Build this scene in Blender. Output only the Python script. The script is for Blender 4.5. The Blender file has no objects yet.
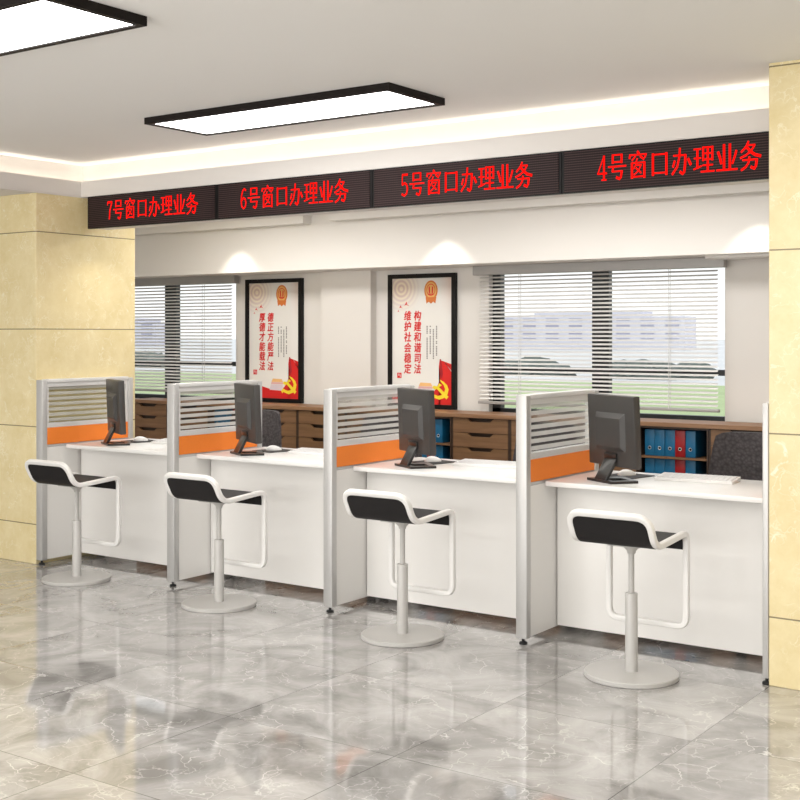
import bpy, bmesh, math, random
from mathutils import Vector, Matrix
R = math.radians
PI = math.pi
random.seed(7)
scene = bpy.context.scene
COL = scene.collection
S = 1.1573                      # spacing of the counter bays

# ------------------------------------------------------------------ materials
def new_mat(name):
    m = bpy.data.materials.new(name); m.use_nodes = True
    nt = m.node_tree
    return m, nt, nt.nodes, nt.links, nt.nodes['Principled BSDF']

def pbr(name, col, rough=0.5, metal=0.0, spec=0.5, vary=0.03, scale=30.0, bump=0.0, coat=0.0, em=None, ems=0.0):
    """procedural principled material: slight noise variation of colour, optional noise bump"""
    m, nt, N, L, b = new_mat(name)
    tc = N.new('ShaderNodeTexCoord')
    nz = N.new('ShaderNodeTexNoise'); nz.inputs['Scale'].default_value = scale; nz.inputs['Detail'].default_value = 3
    L.new(tc.outputs['Object'], nz.inputs['Vector'])
    mr = N.new('ShaderNodeMapRange'); mr.inputs['To Min'].default_value = 1 - vary; mr.inputs['To Max'].default_value = 1 + vary
    L.new(nz.outputs['Fac'], mr.inputs['Value'])
    mx = N.new('ShaderNodeVectorMath'); mx.operation = 'SCALE'
    mx.inputs[0].default_value = col[:3]
    L.new(mr.outputs['Result'], mx.inputs['Scale'])
    L.new(mx.outputs['Vector'], b.inputs['Base Color'])
    b.inputs['Roughness'].default_value = rough
    b.inputs['Metallic'].default_value = metal
    b.inputs['Specular IOR Level'].default_value = spec
    b.inputs['Coat Weight'].default_value = coat
    if em:
        b.inputs['Emission Color'].default_value = (*em, 1); b.inputs['Emission Strength'].default_value = ems
    if bump:
        bp = N.new('ShaderNodeBump'); bp.inputs['Strength'].default_value = bump; bp.inputs['Distance'].default_value = 0.004
        L.new(nz.outputs['Fac'], bp.inputs['Height']); L.new(bp.outputs['Normal'], b.inputs['Normal'])
    return m

def emit(name, col, s):
    m, nt, N, L, b = new_mat(name)
    N.remove(b)
    e = N.new('ShaderNodeEmission'); e.inputs['Color'].default_value = (*col, 1); e.inputs['Strength'].default_value = s
    L.new(e.outputs[0], N['Material Output'].inputs['Surface'])
    return m

def math_node(N, L, op, a, b=None, c=None):
    n = N.new('ShaderNodeMath'); n.operation = op
    for i, v in enumerate((a, b, c)):
        if v is None: continue
        if isinstance(v, (int, float)): n.inputs[i].default_value = v
        else: L.new(v, n.inputs[i])
    return n.outputs[0]

def mixc(N, L, fac, a, b, blend='MIX'):
    n = N.new('ShaderNodeMix'); n.data_type = 'RGBA'; n.blend_type = blend
    for i, v in ((0, fac), (6, a), (7, b)):
        if isinstance(v, (int, float)): n.inputs[i].default_value = v
        elif isinstance(v, tuple): n.inputs[i].default_value = (*v[:3], 1)
        else: L.new(v, n.inputs[i])
    return n.outputs[2]

def veins(N, L, vec, scale, warp, width, wscale=2.0):
    """thin wandering vein mask, 1 on the vein"""
    wz = N.new('ShaderNodeTexNoise'); wz.inputs['Scale'].default_value = wscale; wz.inputs['Detail'].default_value = 5
    L.new(vec, wz.inputs['Vector'])
    sub = N.new('ShaderNodeVectorMath'); sub.operation = 'SUBTRACT'; L.new(wz.outputs['Color'], sub.inputs[0]); sub.inputs[1].default_value = (.5, .5, .5)
    sc = N.new('ShaderNodeVectorMath'); sc.operation = 'SCALE'; L.new(sub.outputs[0], sc.inputs[0]); sc.inputs['Scale'].default_value = warp
    ad = N.new('ShaderNodeVectorMath'); ad.operation = 'ADD'; L.new(vec, ad.inputs[0]); L.new(sc.outputs[0], ad.inputs[1])
    vo = N.new('ShaderNodeTexVoronoi'); vo.feature = 'DISTANCE_TO_EDGE'; vo.inputs['Scale'].default_value = scale
    L.new(ad.outputs[0], vo.inputs['Vector'])
    mr = N.new('ShaderNodeMapRange'); mr.inputs['From Min'].default_value = 0; mr.inputs['From Max'].default_value = width
    mr.inputs['To Min'].default_value = 1; mr.inputs['To Max'].default_value = 0; mr.interpolation_type = 'SMOOTHSTEP'
    L.new(vo.outputs['Distance'], mr.inputs['Value'])
    # break the veins up
    bz = N.new('ShaderNodeTexNoise'); bz.inputs['Scale'].default_value = scale * 0.9; bz.inputs['Detail'].default_value = 2
    L.new(vec, bz.inputs['Vector'])
    br = N.new('ShaderNodeMapRange'); br.inputs['From Min'].default_value = .45; br.inputs['From Max'].default_value = .62
    L.new(bz.outputs['Fac'], br.inputs['Value'])
    return math_node(N, L, 'MULTIPLY', mr.outputs[0], br.outputs[0])

def floor_mat():
    m, nt, N, L, b = new_mat('grey_marble_tile')
    tc = N.new('ShaderNodeTexCoord'); sp = N.new('ShaderNodeSeparateXYZ'); L.new(tc.outputs['Object'], sp.inputs[0])
    px, py = 0.775, 0.745
    tx = math_node(N, L, 'DIVIDE', math_node(N, L, 'SUBTRACT', sp.outputs[0], 3.903 - 20 * px), px)
    ty = math_node(N, L, 'DIVIDE', math_node(N, L, 'SUBTRACT', sp.outputs[1], -1.588 - 20 * py), py)
    ix, iy = math_node(N, L, 'FLOOR', tx), math_node(N, L, 'FLOOR', ty)
    fx, fy = math_node(N, L, 'FRACT', tx), math_node(N, L, 'FRACT', ty)
    ex = math_node(N, L, 'ABSOLUTE', math_node(N, L, 'SUBTRACT', fx, .5)); ey = math_node(N, L, 'ABSOLUTE', math_node(N, L, 'SUBTRACT', fy, .5))
    ed = math_node(N, L, 'MAXIMUM', ex, ey)
    grout = math_node(N, L, 'GREATER_THAN', ed, .4975)
    # shift the pattern in every tile
    cb = N.new('ShaderNodeCombineXYZ'); L.new(math_node(N, L, 'MULTIPLY', ix, 3.71), cb.inputs[0]); L.new(math_node(N, L, 'MULTIPLY', iy, 5.37), cb.inputs[1])
    L.new(math_node(N, L, 'ADD', math_node(N, L, 'MULTIPLY', ix, 1.3), math_node(N, L, 'MULTIPLY', iy, 2.7)), cb.inputs[2])
    ad = N.new('ShaderNodeVectorMath'); ad.operation = 'ADD'; L.new(tc.outputs['Object'], ad.inputs[0]); L.new(cb.outputs[0], ad.inputs[1])
    vec = ad.outputs[0]
    nz = N.new('ShaderNodeTexNoise'); nz.inputs['Scale'].default_value = 2.6; nz.inputs['Detail'].default_value = 7; nz.inputs['Roughness'].default_value = .62; nz.inputs['Distortion'].default_value = 1.2
    L.new(vec, nz.inputs['Vector'])
    cr = N.new('ShaderNodeValToRGB'); L.new(nz.outputs['Fac'], cr.inputs[0])
    cr.color_ramp.elements[0].position = .34; cr.color_ramp.elements[0].color = (.235, .225, .215, 1)
    cr.color_ramp.elements[1].position = .66; cr.color_ramp.elements[1].color = (.50, .487, .472, 1)
    v1 = veins(N, L, vec, 4.6, .5, .016, 3.0)
    v2 = veins(N, L, vec, 8.0, .35, .03, 5.0)
    c = mixc(N, L, math_node(N, L, 'MULTIPLY', v1, .85), cr.outputs[0], (.74, .72, .69))
    c = mixc(N, L, math_node(N, L, 'MULTIPLY', v2, .5), c, (.7, .68, .65))
    wn = N.new('ShaderNodeTexWhiteNoise'); wn.noise_dimensions = '3D'; L.new(cb.outputs[0], wn.inputs['Vector'])
    tint = N.new('ShaderNodeMapRange'); tint.inputs['To Min'].default_value = .93; tint.inputs['To Max'].default_value = 1.07; L.new(wn.outputs['Value'], tint.inputs['Value'])
    sc = N.new('ShaderNodeVectorMath'); sc.operation = 'SCALE'; L.new(c, sc.inputs[0]); L.new(tint.outputs[0], sc.inputs['Scale'])
    c = mixc(N, L, math_node(N, L, 'MULTIPLY', grout, .75), sc.outputs[0], (.10, .095, .09))
    L.new(c, b.inputs['Base Color'])
    b.inputs['Roughness'].default_value = .07
    b.inputs['Specular IOR Level'].default_value = .5; b.inputs['Coat Weight'].default_value = .6; b.inputs['Coat Roughness'].default_value = .03; b.inputs['Coat IOR'].default_value = 1.6
    return m

def column_mat(name, z0, pitch):
    m, nt, N, L, b = new_mat(name)
    tc = N.new('ShaderNodeTexCoord'); sp = N.new('ShaderNodeSeparateXYZ'); L.new(tc.outputs['Object'], sp.inputs[0])
    t = math_node(N, L, 'DIVIDE', math_node(N, L, 'SUBTRACT', sp.outputs[2], z0 - 4 * pitch), pitch)
    fr = math_node(N, L, 'FRACT', t); iz = math_node(N, L, 'FLOOR', t)
    d = math_node(N, L, 'ABSOLUTE', math_node(N, L, 'SUBTRACT', fr, .5))
    joint = math_node(N, L, 'GREATER_THAN', d, .5 - .0032 / pitch)
    cb = N.new('ShaderNodeCombineXYZ'); L.new(math_node(N, L, 'MULTIPLY', iz, 4.3), cb.inputs[0]); L.new(math_node(N, L, 'MULTIPLY', iz, 2.1), cb.inputs[1])
    ad = N.new('ShaderNodeVectorMath'); ad.operation = 'ADD'; L.new(tc.outputs['Object'], ad.inputs[0]); L.new(cb.outputs[0], ad.inputs[1])
    vec = ad.outputs[0]
    nz = N.new('ShaderNodeTexNoise'); nz.inputs['Scale'].default_value = 9; nz.inputs['Detail'].default_value = 8; nz.inputs['Roughness'].default_value = .7
    L.new(vec, nz.inputs['Vector'])
    cr = N.new('ShaderNodeValToRGB'); L.new(nz.outputs['Fac'], cr.inputs[0])
    cr.color_ramp.elements[0].position = .32; cr.color_ramp.elements[0].color = (.72, .60, .325, 1)
    cr.color_ramp.elements[1].position = .68; cr.color_ramp.elements[1].color = (.80, .69, .42, 1)
    v = veins(N, L, vec, 9, .5, .05, 7)
    c = mixc(N, L, math_node(N, L, 'MULTIPLY', v, .55), cr.outputs[0], (.90, .84, .66))
    n2 = N.new('ShaderNodeTexNoise'); n2.inputs['Scale'].default_value = 14; n2.inputs['Detail'].default_value = 6; n2.inputs['Distortion'].default_value = 1.5; L.new(vec, n2.inputs['Vector'])
    r2 = N.new('ShaderNodeMapRange'); r2.inputs['From Min'].default_value = .66; r2.inputs['From Max'].default_value = .74; L.new(n2.outputs['Fac'], r2.inputs['Value'])
    c = mixc(N, L, math_node(N, L, 'MULTIPLY', r2.outputs[0], .6), c, (.9, .87, .74))
    c = mixc(N, L, math_node(N, L, 'MULTIPLY', joint, .8), c, (.12, .09, .05))
    L.new(c, b.inputs['Base Color']); b.inputs['Roughness'].default_value = .25; b.inputs['Specular IOR Level'].default_value = .35
    return m

def wood_mat(name, c0, c1):
    m, nt, N, L, b = new_mat(name)
    tc = N.new('ShaderNodeTexCoord'); mp = N.new('ShaderNodeMapping'); mp.inputs['Scale'].default_value = (1.2, 14, 16)
    L.new(tc.outputs['Object'], mp.inputs['Vector'])
    nz = N.new('ShaderNodeTexNoise'); nz.inputs['Scale'].default_value = 2.4; nz.inputs['Detail'].default_value = 6; nz.inputs['Distortion'].default_value = .6
    L.new(mp.outputs[0], nz.inputs['Vector'])
    cr = N.new('ShaderNodeValToRGB'); L.new(nz.outputs['Fac'], cr.inputs[0])
    cr.color_ramp.elements[0].position = .3; cr.color_ramp.elements[0].color = (*c0, 1)
    cr.color_ramp.elements[1].position = .72; cr.color_ramp.elements[1].color = (*c1, 1)
    L.new(cr.outputs[0], b.inputs['Base Color']); b.inputs['Roughness'].default_value = .5
    return m

def stripe_glass_mat():
    m, nt, N, L, b = new_mat('stripe_film_glass')
    tc = N.new('ShaderNodeTexCoord'); sp = N.new('ShaderNodeSeparateXYZ'); L.new(tc.outputs['Object'], sp.inputs[0])
    fr = math_node(N, L, 'FRACT', math_node(N, L, 'DIVIDE', math_node(N, L, 'SUBTRACT', sp.outputs[2], .888), .0335))
    st = math_node(N, L, 'GREATER_THAN', fr, .42)
    tr = N.new('ShaderNodeBsdfTransparent'); tr.inputs[0].default_value = (.95, .96, .95, 1)
    gl = N.new('ShaderNodeBsdfGlossy'); gl.inputs['Roughness'].default_value = .05
    fz = N.new('ShaderNodeFresnel'); fz.inputs[0].default_value = 1.35
    m1 = N.new('ShaderNodeMixShader'); L.new(math_node(N, L, 'MULTIPLY', fz.outputs[0], .5), m1.inputs[0]); L.new(tr.outputs[0], m1.inputs[1]); L.new(gl.outputs[0], m1.inputs[2])
    df = N.new('ShaderNodeBsdfDiffuse'); df.inputs[0].default_value = (.80, .79, .77, 1)
    tl = N.new('ShaderNodeBsdfTranslucent'); tl.inputs[0].default_value = (.8, .8, .78, 1)
    m2 = N.new('ShaderNodeMixShader'); m2.inputs[0].default_value = .35; L.new(df.outputs[0], m2.inputs[1]); L.new(tl.outputs[0], m2.inputs[2])
    m2b = N.new('ShaderNodeMixShader'); m2b.inputs[0].default_value = .42; L.new(m2.outputs[0], m2b.inputs[1]); L.new(tr.outputs[0], m2b.inputs[2])
    m3 = N.new('ShaderNodeMixShader'); L.new(st, m3.inputs[0]); L.new(m1.outputs[0], m3.inputs[1]); L.new(m2b.outputs[0], m3.inputs[2])
    N.remove(b); L.new(m3.outputs[0], N['Material Output'].inputs['Surface'])
    return m

def clear_glass_mat():
    m, nt, N, L, b = new_mat('window_glass')
    tr = N.new('ShaderNodeBsdfTransparent'); tr.inputs[0].default_value = (.97, .98, .98, 1)
    gl = N.new('ShaderNodeBsdfGlossy'); gl.inputs['Roughness'].default_value = .03
    fz = N.new('ShaderNodeFresnel'); fz.inputs[0].default_value = 1.3
    m1 = N.new('ShaderNodeMixShader'); L.new(math_node(N, L, 'MULTIPLY', fz.outputs[0], .35), m1.inputs[0]); L.new(tr.outputs[0], m1.inputs[1]); L.new(gl.outputs[0], m1.inputs[2])
    N.remove(b); L.new(m1.outputs[0], N['Material Output'].inputs['Surface'])
    return m

def led_mat():
    m, nt, N, L, b = new_mat('led_matrix')
    tc = N.new('ShaderNodeTexCoord'); sp = N.new('ShaderNodeSeparateXYZ'); L.new(tc.outputs['Object'], sp.inputs[0])
    fr = math_node(N, L, 'FRACT', math_node(N, L, 'DIVIDE', sp.outputs[2], .0118))
    st = math_node(N, L, 'GREATER_THAN', fr, .62)
    fx = math_node(N, L, 'GREATER_THAN', math_node(N, L, 'FRACT', math_node(N, L, 'DIVIDE', sp.outputs[0], .0118)), .25)
    st = math_node(N, L, 'MULTIPLY', st, math_node(N, L, 'ADD', math_node(N, L, 'MULTIPLY', fx, .3), .7))
    c = mixc(N, L, st, (.010, .005, .005), (.062, .035, .035))
    L.new(c, b.inputs['Base Color']); b.inputs['Roughness'].default_value = .6; b.inputs['Specular IOR Level'].default_value = .2
    return m

def poster_mat():
    m, nt, N, L, b = new_mat('poster_paper')
    tc = N.new('ShaderNodeTexCoord'); sp = N.new('ShaderNodeSeparateXYZ'); L.new(tc.outputs['Object'], sp.inputs[0])
    # warm tint creeping in from the top edge, rings round the top left corner
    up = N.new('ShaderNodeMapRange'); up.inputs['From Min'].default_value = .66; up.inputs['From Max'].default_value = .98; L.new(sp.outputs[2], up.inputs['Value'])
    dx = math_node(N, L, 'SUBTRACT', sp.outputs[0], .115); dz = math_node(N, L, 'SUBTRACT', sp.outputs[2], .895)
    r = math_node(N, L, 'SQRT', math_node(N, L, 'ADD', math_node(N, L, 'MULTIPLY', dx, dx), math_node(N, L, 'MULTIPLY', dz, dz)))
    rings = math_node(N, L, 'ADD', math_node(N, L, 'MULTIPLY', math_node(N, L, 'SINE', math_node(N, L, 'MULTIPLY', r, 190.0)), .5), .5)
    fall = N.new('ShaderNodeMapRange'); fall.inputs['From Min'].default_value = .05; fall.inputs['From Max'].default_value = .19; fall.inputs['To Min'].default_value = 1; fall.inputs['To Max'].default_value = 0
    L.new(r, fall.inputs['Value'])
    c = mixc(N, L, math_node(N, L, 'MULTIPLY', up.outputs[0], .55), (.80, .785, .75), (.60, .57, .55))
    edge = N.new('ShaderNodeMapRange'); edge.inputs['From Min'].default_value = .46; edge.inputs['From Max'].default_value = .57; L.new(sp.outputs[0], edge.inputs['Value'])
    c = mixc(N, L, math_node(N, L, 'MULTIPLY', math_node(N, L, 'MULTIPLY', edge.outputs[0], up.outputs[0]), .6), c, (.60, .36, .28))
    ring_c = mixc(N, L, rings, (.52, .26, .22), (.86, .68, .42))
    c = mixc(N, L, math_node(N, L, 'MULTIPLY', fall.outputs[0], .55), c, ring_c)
    L.new(c, b.inputs['Base Color']); b.inputs['Roughness'].default_value = .35
    return m

def mesh_fabric_mat():
    m, nt, N, L, b = new_mat('woven_fabric')
    tc = N.new('ShaderNodeTexCoord')
    vo = N.new('ShaderNodeTexVoronoi'); vo.inputs['Scale'].default_value = 62; L.new(tc.outputs['Object'], vo.inputs['Vector'])
    c = mixc(N, L, vo.outputs['Distance'], (.10, .088, .092), (.030, .026, .030))
    L.new(c, b.inputs['Base Color']); b.inputs['Roughness'].default_value = .75
    bp = N.new('ShaderNodeBump'); bp.inputs['Strength'].default_value = .7; bp.inputs['Distance'].default_value = .004; bp.invert = True
    L.new(vo.outputs['Distance'], bp.inputs['Height']); L.new(bp.outputs['Normal'], b.inputs['Normal'])
    return m

M = dict(
    floor=floor_mat(), colL=column_mat('cream_marble_left', .252, .6187), colR=column_mat('cream_marble_right', .285, .7585),
    wall=pbr('white_wall_paint', (.72, .69, .655), .7, vary=.01, scale=4),
    beam=pbr('beam_paint', (.76, .735, .70), .7, vary=.01, scale=4),
    ceil=pbr('ceiling_paint', (.83, .82, .80), .8, vary=.008, scale=3),
    soffit=pbr('soffit_paint', (.72, .69, .66), .8, vary=.008, scale=3),
    hall=pbr('hall_wall_paint', (.80, .785, .76), .8, vary=.01, scale=3),
    alu=pbr('brushed_aluminium', (.53, .525, .515), .38, metal=.35, vary=.03, scale=60),
    alu_lt=pbr('pale_aluminium', (.74, .735, .725), .35, metal=.15, vary=.02, scale=60),
    white=pbr('white_laminate', (.80, .785, .76), .22, vary=.008, scale=6, spec=.4),
    top=pbr('white_desktop', (.86, .855, .84), .25, vary=.006, scale=6, spec=.45),
    orange=pbr('orange_fabric', (.90, .235, .025), .65, vary=.05, scale=180, bump=.15),
    rubber=pbr('black_rubber', (.012, .012, .012), .6),
    stoolw=pbr('white_stool_paint', (.80, .79, .77), .28, vary=.01, scale=15),
    stoolg=pbr('pale_grey_stool_paint', (.50, .488, .468), .30, vary=.015, scale=15),
    leather=pbr('black_leather', (.011, .0095, .010), .55, spec=.3, vary=.15, scale=140, bump=.25),
    mon=pbr('charcoal_plastic', (.045, .042, .040), .45, vary=.06, scale=200, bump=.05),
    mon2=pbr('charcoal_plastic_light', (.066, .062, .059), .45, vary=.06, scale=200, bump=.05),
    mongl=pbr('gloss_black_plastic', (.018, .017, .017), .28),
    screen=pbr('dark_screen', (.01, .01, .012), .15),
    pad=pbr('dark_mat', (.022, .021, .022), .7, vary=.1, scale=200),
    whitepl=pbr('white_plastic', (.84, .835, .82), .3, vary=.01),
    key=pbr('pale_key_plastic', (.74, .735, .73), .4, vary=.01),
    wood=wood_mat('walnut', (.150, .074, .032), (.225, .118, .055)),
    woodtop=wood_mat('walnut_top', (.20, .10, .048), (.30, .165, .085)),
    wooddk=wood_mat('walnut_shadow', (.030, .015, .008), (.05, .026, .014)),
    binb=pbr('blue_board', (.003, .115, .245), .45, vary=.05),
    binr=pbr('red_board', (.30, .003, .005), .45, vary=.05),
    chrome=pbr('steel_ring', (.5, .5, .5), .3, metal=.9),
    hole=pbr('black_hole', (.004, .004, .005), .9),
    fabric=mesh_fabric_mat(),
    chairpl=pbr('chair_plastic', (.02, .02, .021), .4),
    frameblk=pbr('black_frame', (.006, .005, .005), .45, spec=.2),
    winfr=pbr('charcoal_window_frame', (.018, .020, .022), .4),
    paper=poster_mat(),
    pred=pbr('print_red', (.66, .012, .012), .4), pred2=pbr('print_red_dark', (.40, .012, .02), .4), pyel=pbr('print_yellow', (.90, .68, .03), .4), ppale=pbr('print_pale_yellow', (.92, .84, .52), .4),
    pgold=pbr('print_gold', (.74, .40, .11), .4), pgrey=pbr('print_grey', (.22, .21, .20), .5), ppink=pbr('print_pink', (.74, .42, .42), .5),
    plav=pbr('print_lavender', (.70, .60, .66), .5), porange2=pbr('print_deep_orange', (.62, .17, .03), .4), porange=pbr('print_orange', (.84, .50, .20), .5),
    slat=pbr('blind_slat', (.72, .70, .68), .45, vary=.01), headrail=pbr('blind_rail', (.36, .35, .34), .4, metal=.2),
    cord=pbr('blind_cord', (.70, .69, .68), .7),
    glass=clear_glass_mat(), stripes=stripe_glass_mat(),
    led=led_mat(), ledtxt=emit('red_leds', (1.0, .006, .004), 1.35),
    lampblk=pbr('black_lamp_frame', (.009, .006, .005), .6, spec=.2), diff=emit('lamp_diffuser', (1.0, .985, .96), 9.0),
    strip=emit('warm_led_strip', (1.0, .91, .78), 7.0),
    lawn=pbr('lawn_grass', (.50, .60, .30), .9, vary=.2, scale=.3), haze_ground=pbr('haze_pale_ground', (.80, .79, .77), .9, vary=.05, scale=.1),
    bush=pbr('hazy_bush_leaves', (.16, .19, .17), .9, vary=.4, scale=1.5),  # leaf colour greyed and lightened with painted air haze
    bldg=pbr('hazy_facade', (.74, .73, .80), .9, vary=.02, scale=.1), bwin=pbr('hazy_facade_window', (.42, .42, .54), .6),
)

# ------------------------------------------------------------------ geometry helpers
def V(*a): return Vector(a)

def box(bm, x0, x1, y0, y1, z0, z1, bev=0.0, seg=2):
    vs = [bm.verts.new(c) for c in ((x0, y0, z0), (x1, y0, z0), (x1, y1, z0), (x0, y1, z0), (x0, y0, z1), (x1, y0, z1), (x1, y1, z1), (x0, y1, z1))]
    fs = [bm.faces.new([vs[i] for i in f]) for f in ((3, 2, 1, 0), (4, 5, 6, 7), (0, 1, 5, 4), (1, 2, 6, 5), (2, 3, 7, 6), (3, 0, 4, 7))]
    if bev:
        es = list({e for f in fs for e in f.edges})
        bmesh.ops.bevel(bm, geom=es, offset=bev, segments=seg, affect='EDGES', profile=.5)
    return bm

def lathe(bm, prof, cx=0, cy=0, n=40):
    """prof: [(r,z)...] closed to the axis at both ends if r==0"""
    rings = []
    for r, z in prof:
        if r < 1e-6: rings.append([bm.verts.new((cx, cy, z))])
        else: rings.append([bm.verts.new((cx + r * math.cos(2 * PI * k / n), cy + r * math.sin(2 * PI * k / n), z)) for k in range(n)])
    for a, b in zip(rings, rings[1:]):
        for k in range(n):
            k2 = (k + 1) % n
            if len(a) == 1 and len(b) == 1: continue
            if len(a) == 1: bm.faces.new((a[0], b[k2], b[k]))
            elif len(b) == 1: bm.faces.new((a[k], a[k2], b[0]))
            else: bm.faces.new((a[k], a[k2], b[k2], b[k]))
    return bm

def prism(bm, pts, axis, a0, a1, bev=0.0):
    """extrude a 2D polygon along an axis; pts are in the two other axes (order x,y,z without axis)"""
    def mk(p, a):
        return {'x': (a, p[0], p[1]), 'y': (p[0], a, p[1]), 'z': (p[0], p[1], a)}[axis]
    A = [bm.verts.new(mk(p, a0)) for p in pts]; B = [bm.verts.new(mk(p, a1)) for p in pts]
    n = len(pts)
    fs = [bm.faces.new(A[::-1]), bm.faces.new(B)]
    for i in range(n): fs.append(bm.faces.new((A[i], A[(i + 1) % n], B[(i + 1) % n], B[i])))
    if bev:
        es = list({e for f in fs[:2] for e in f.edges})
        bmesh.ops.bevel(bm, geom=es, offset=bev, segments=2, affect='EDGES', profile=.5)
    return bm

def round_path(pts, rad, closed=True, seg=6):
    out = []
    n = len(pts)
    for i, p in enumerate(pts):
        if not closed and i in (0, n - 1): out.append(Vector(p)); continue
        p = Vector(p); a = Vector(pts[i - 1]); b = Vector(pts[(i + 1) % n])
        r = rad[i] if isinstance(rad, (list, tuple)) else rad
        d1 = (a - p); d2 = (b - p)
        r = min(r, d1.length * .48, d2.length * .48)
        s, e = p + d1.normalized() * r, p + d2.normalized() * r
        for k in range(seg + 1):
            t = k / seg
            out.append((1 - t) ** 2 * s + 2 * t * (1 - t) * p + t * t * e)
    return out

def sweep(bm, path, prof, closed=True, ref=Vector((0, 0, 1))):
    """sweep 2D profile (list of (u,v)) along path with parallel transport, twist corrected if closed"""
    n = len(path); T = []
    for i in range(n):
        if closed: t = path[(i + 1) % n] - path[i - 1]
        else: t = path[min(i + 1, n - 1)] - path[max(i - 1, 0)]
        T.append(t.normalized())
    u = ref - T[0] * ref.dot(T[0])
    if u.length < 1e-3: u = Vector((1, 0, 0)) - T[0] * T[0].x
    u.normalize(); U = [u]
    for i in range(1, n):
        q = T[i - 1].rotation_difference(T[i]); u = q @ U[-1]; u = (u - T[i] * u.dot(T[i])).normalized(); U.append(u)
    tw = 0
    if closed:
        q = T[-1].rotation_difference(T[0]); e = q @ U[-1]
        tw = math.atan2(e.cross(U[0]).dot(T[0]), e.dot(U[0]))
    rings = []
    for i in range(n):
        u = Matrix.Rotation(tw * i / n, 3, T[i]) @ U[i]; v = T[i].cross(u)
        rings.append([bm.verts.new(path[i] + u * a + v * b) for a, b in prof])
    m = len(prof)
    for i in range(n if closed else n - 1):
        a, b = rings[i], rings[(i + 1) % n]
        for k in range(m): bm.faces.new((a[k], a[(k + 1) % m], b[(k + 1) % m], b[k]))
    if not closed:
        bm.faces.new(rings[0][::-1]); bm.faces.new(rings[-1])
    return bm

def rrect(w, h, r, seg=3):
    pts = []
    for cx, cy, a in ((w / 2 - r, h / 2 - r, 0), (-w / 2 + r, h / 2 - r, 90), (-w / 2 + r, -h / 2 + r, 180), (w / 2 - r, -h / 2 + r, 270)):
        for k in range(seg + 1):
            t = R(a + 90 * k / seg); pts.append((cx + r * math.cos(t), cy + r * math.sin(t)))
    return pts

def obj(name, bm, mat, parent=None, smooth=35, loc=None, rot=None):
    bmesh.ops.recalc_face_normals(bm, faces=bm.faces[:])
    me = bpy.data.meshes.new(name); bm.to_mesh(me); bm.free()
    mats = mat if isinstance(mat, (list, tuple)) else [mat]
    for mm in mats: me.materials.append(mm)
    for p in me.polygons: p.use_smooth = True
    me.set_sharp_from_angle(angle=R(smooth))
    o = bpy.data.objects.new(name, me); COL.objects.link(o)
    if parent: o.parent = parent
    if loc: o.location = loc
    if rot: o.rotation_euler = rot
    return o

def tag(o, label, cat, group=None):
    o['label'] = label; o['category'] = cat
    if group: o['group'] = group
    return o

def thing(name, label, cat, loc=(0, 0, 0), rz=0, group=None):
    o = bpy.data.objects.new(name, None); COL.objects.link(o)
    o.empty_display_size = .1
    o.location = loc; o.rotation_euler = (0, 0, rz)
    return tag(o, label, cat, group)

def struct(name, bm, mat, parent=None, **k):
    o = obj(name, bm, mat, parent, **k)
    if not parent: o['kind'] = 'structure'
    return o

def dup(root, loc, rz=None, label=None):
    r = root.copy(); COL.objects.link(r); r.location = loc
    if rz is not None: r.rotation_euler = (0, 0, rz)
    if label: r['label'] = label
    for ch in list(root.children):
        c = ch.copy(); COL.objects.link(c); c.parent = r
        for g in list(ch.children):
            d = g.copy(); COL.objects.link(d); d.parent = c
    return r

def NB(): return bmesh.new()

# ------------------------------------------------------------------ room shell
XL, XR, YF, YB, ZC = -3.0, 7.6, -7.5, 2.58, 2.575
b = NB(); box(b, XL - .1, XR + .1, YF - .1, YB + .25, -.1, 0); struct('floor', b, M['floor'])
b = NB()
box(b, -.10, XR + .1, YF - .1, .45, ZC, ZC + .1)                  # upper tray
struct('ceiling', b, M['ceil'])
b = NB()                                                          # cove, lip and bulkhead along the counter, and the left return
box(b, -.10, XR, .45, .53, 2.352, ZC + .1); box(b, .056, XR, .4505, .529, 2.15, 2.3515)                         # cove back
box(b, .056, XR, .39, .4502, 2.15, 2.36); box(b, -.008, .055, .39, .4502, 2.3545, 2.36); box(b, -.008, XR, .357, .392, 2.3545, 2.36)                         # bulkhead body / ledge
box(b, -.008, XR, .357, .374, 2.3595, 2.457)                      # lip
box(b, -.18, -.10, YF, .53, 2.352, ZC + .1)                       # left cove back
box(b, -.10, -.008, YF, .452, 2.352, 2.362)                       # left ledge
box(b, -.026, -.008, YF, .374, 2.3605, 2.457)                     # left lip
struct('ceiling_cove', b, M['soffit'], smooth=20)
b = NB(); box(b, XL, -.175, YF, .53, 2.353, 2.45); struct('ceiling_soffit', b, M['soffit'])
b = NB(); box(b, XL, XR, .525, YB, 2.42, 2.5); struct('ceiling_rear', b, M['soffit'])
# back wall with two window openings
W1, W2, WZ0, WZ1 = (-2.46, -.69), (1.772, 3.526), .885, 1.945
b = NB()
ya, yb = YB, YB + .16
for x0, x1 in ((XL - .1, W1[0]), (W1[1], W2[0]), (W2[1], XR + .1)): box(b, x0, x1, ya, yb, 0, 2.5)
for w in (W1, W2):
    box(b, w[0], w[1], ya, yb, 0, WZ0); box(b, w[0], w[1], ya, yb, WZ1, 2.5)
struct('wall_back', b, M['wall'], smooth=20)
b = NB(); box(b, .283, .766, YB - .076, YB + .01, 0, 1.95); struct('trim_1', b, M['wall'])        # shallow pilaster
b = NB(); box(b, XL, XR, 2.2, YB + .02, 1.945, 2.43); struct('trim_2', b, M['beam'])              # beam over the windows
b = NB(); box(b, .674, XR, 2.10, 2.205, 2.297, 2.43); struct('trim_3', b, M['beam'])
b = NB(); box(b, XL, .434, 2.10, 2.205, 2.291, 2.43); struct('trim_4', b, M['beam'])
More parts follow.
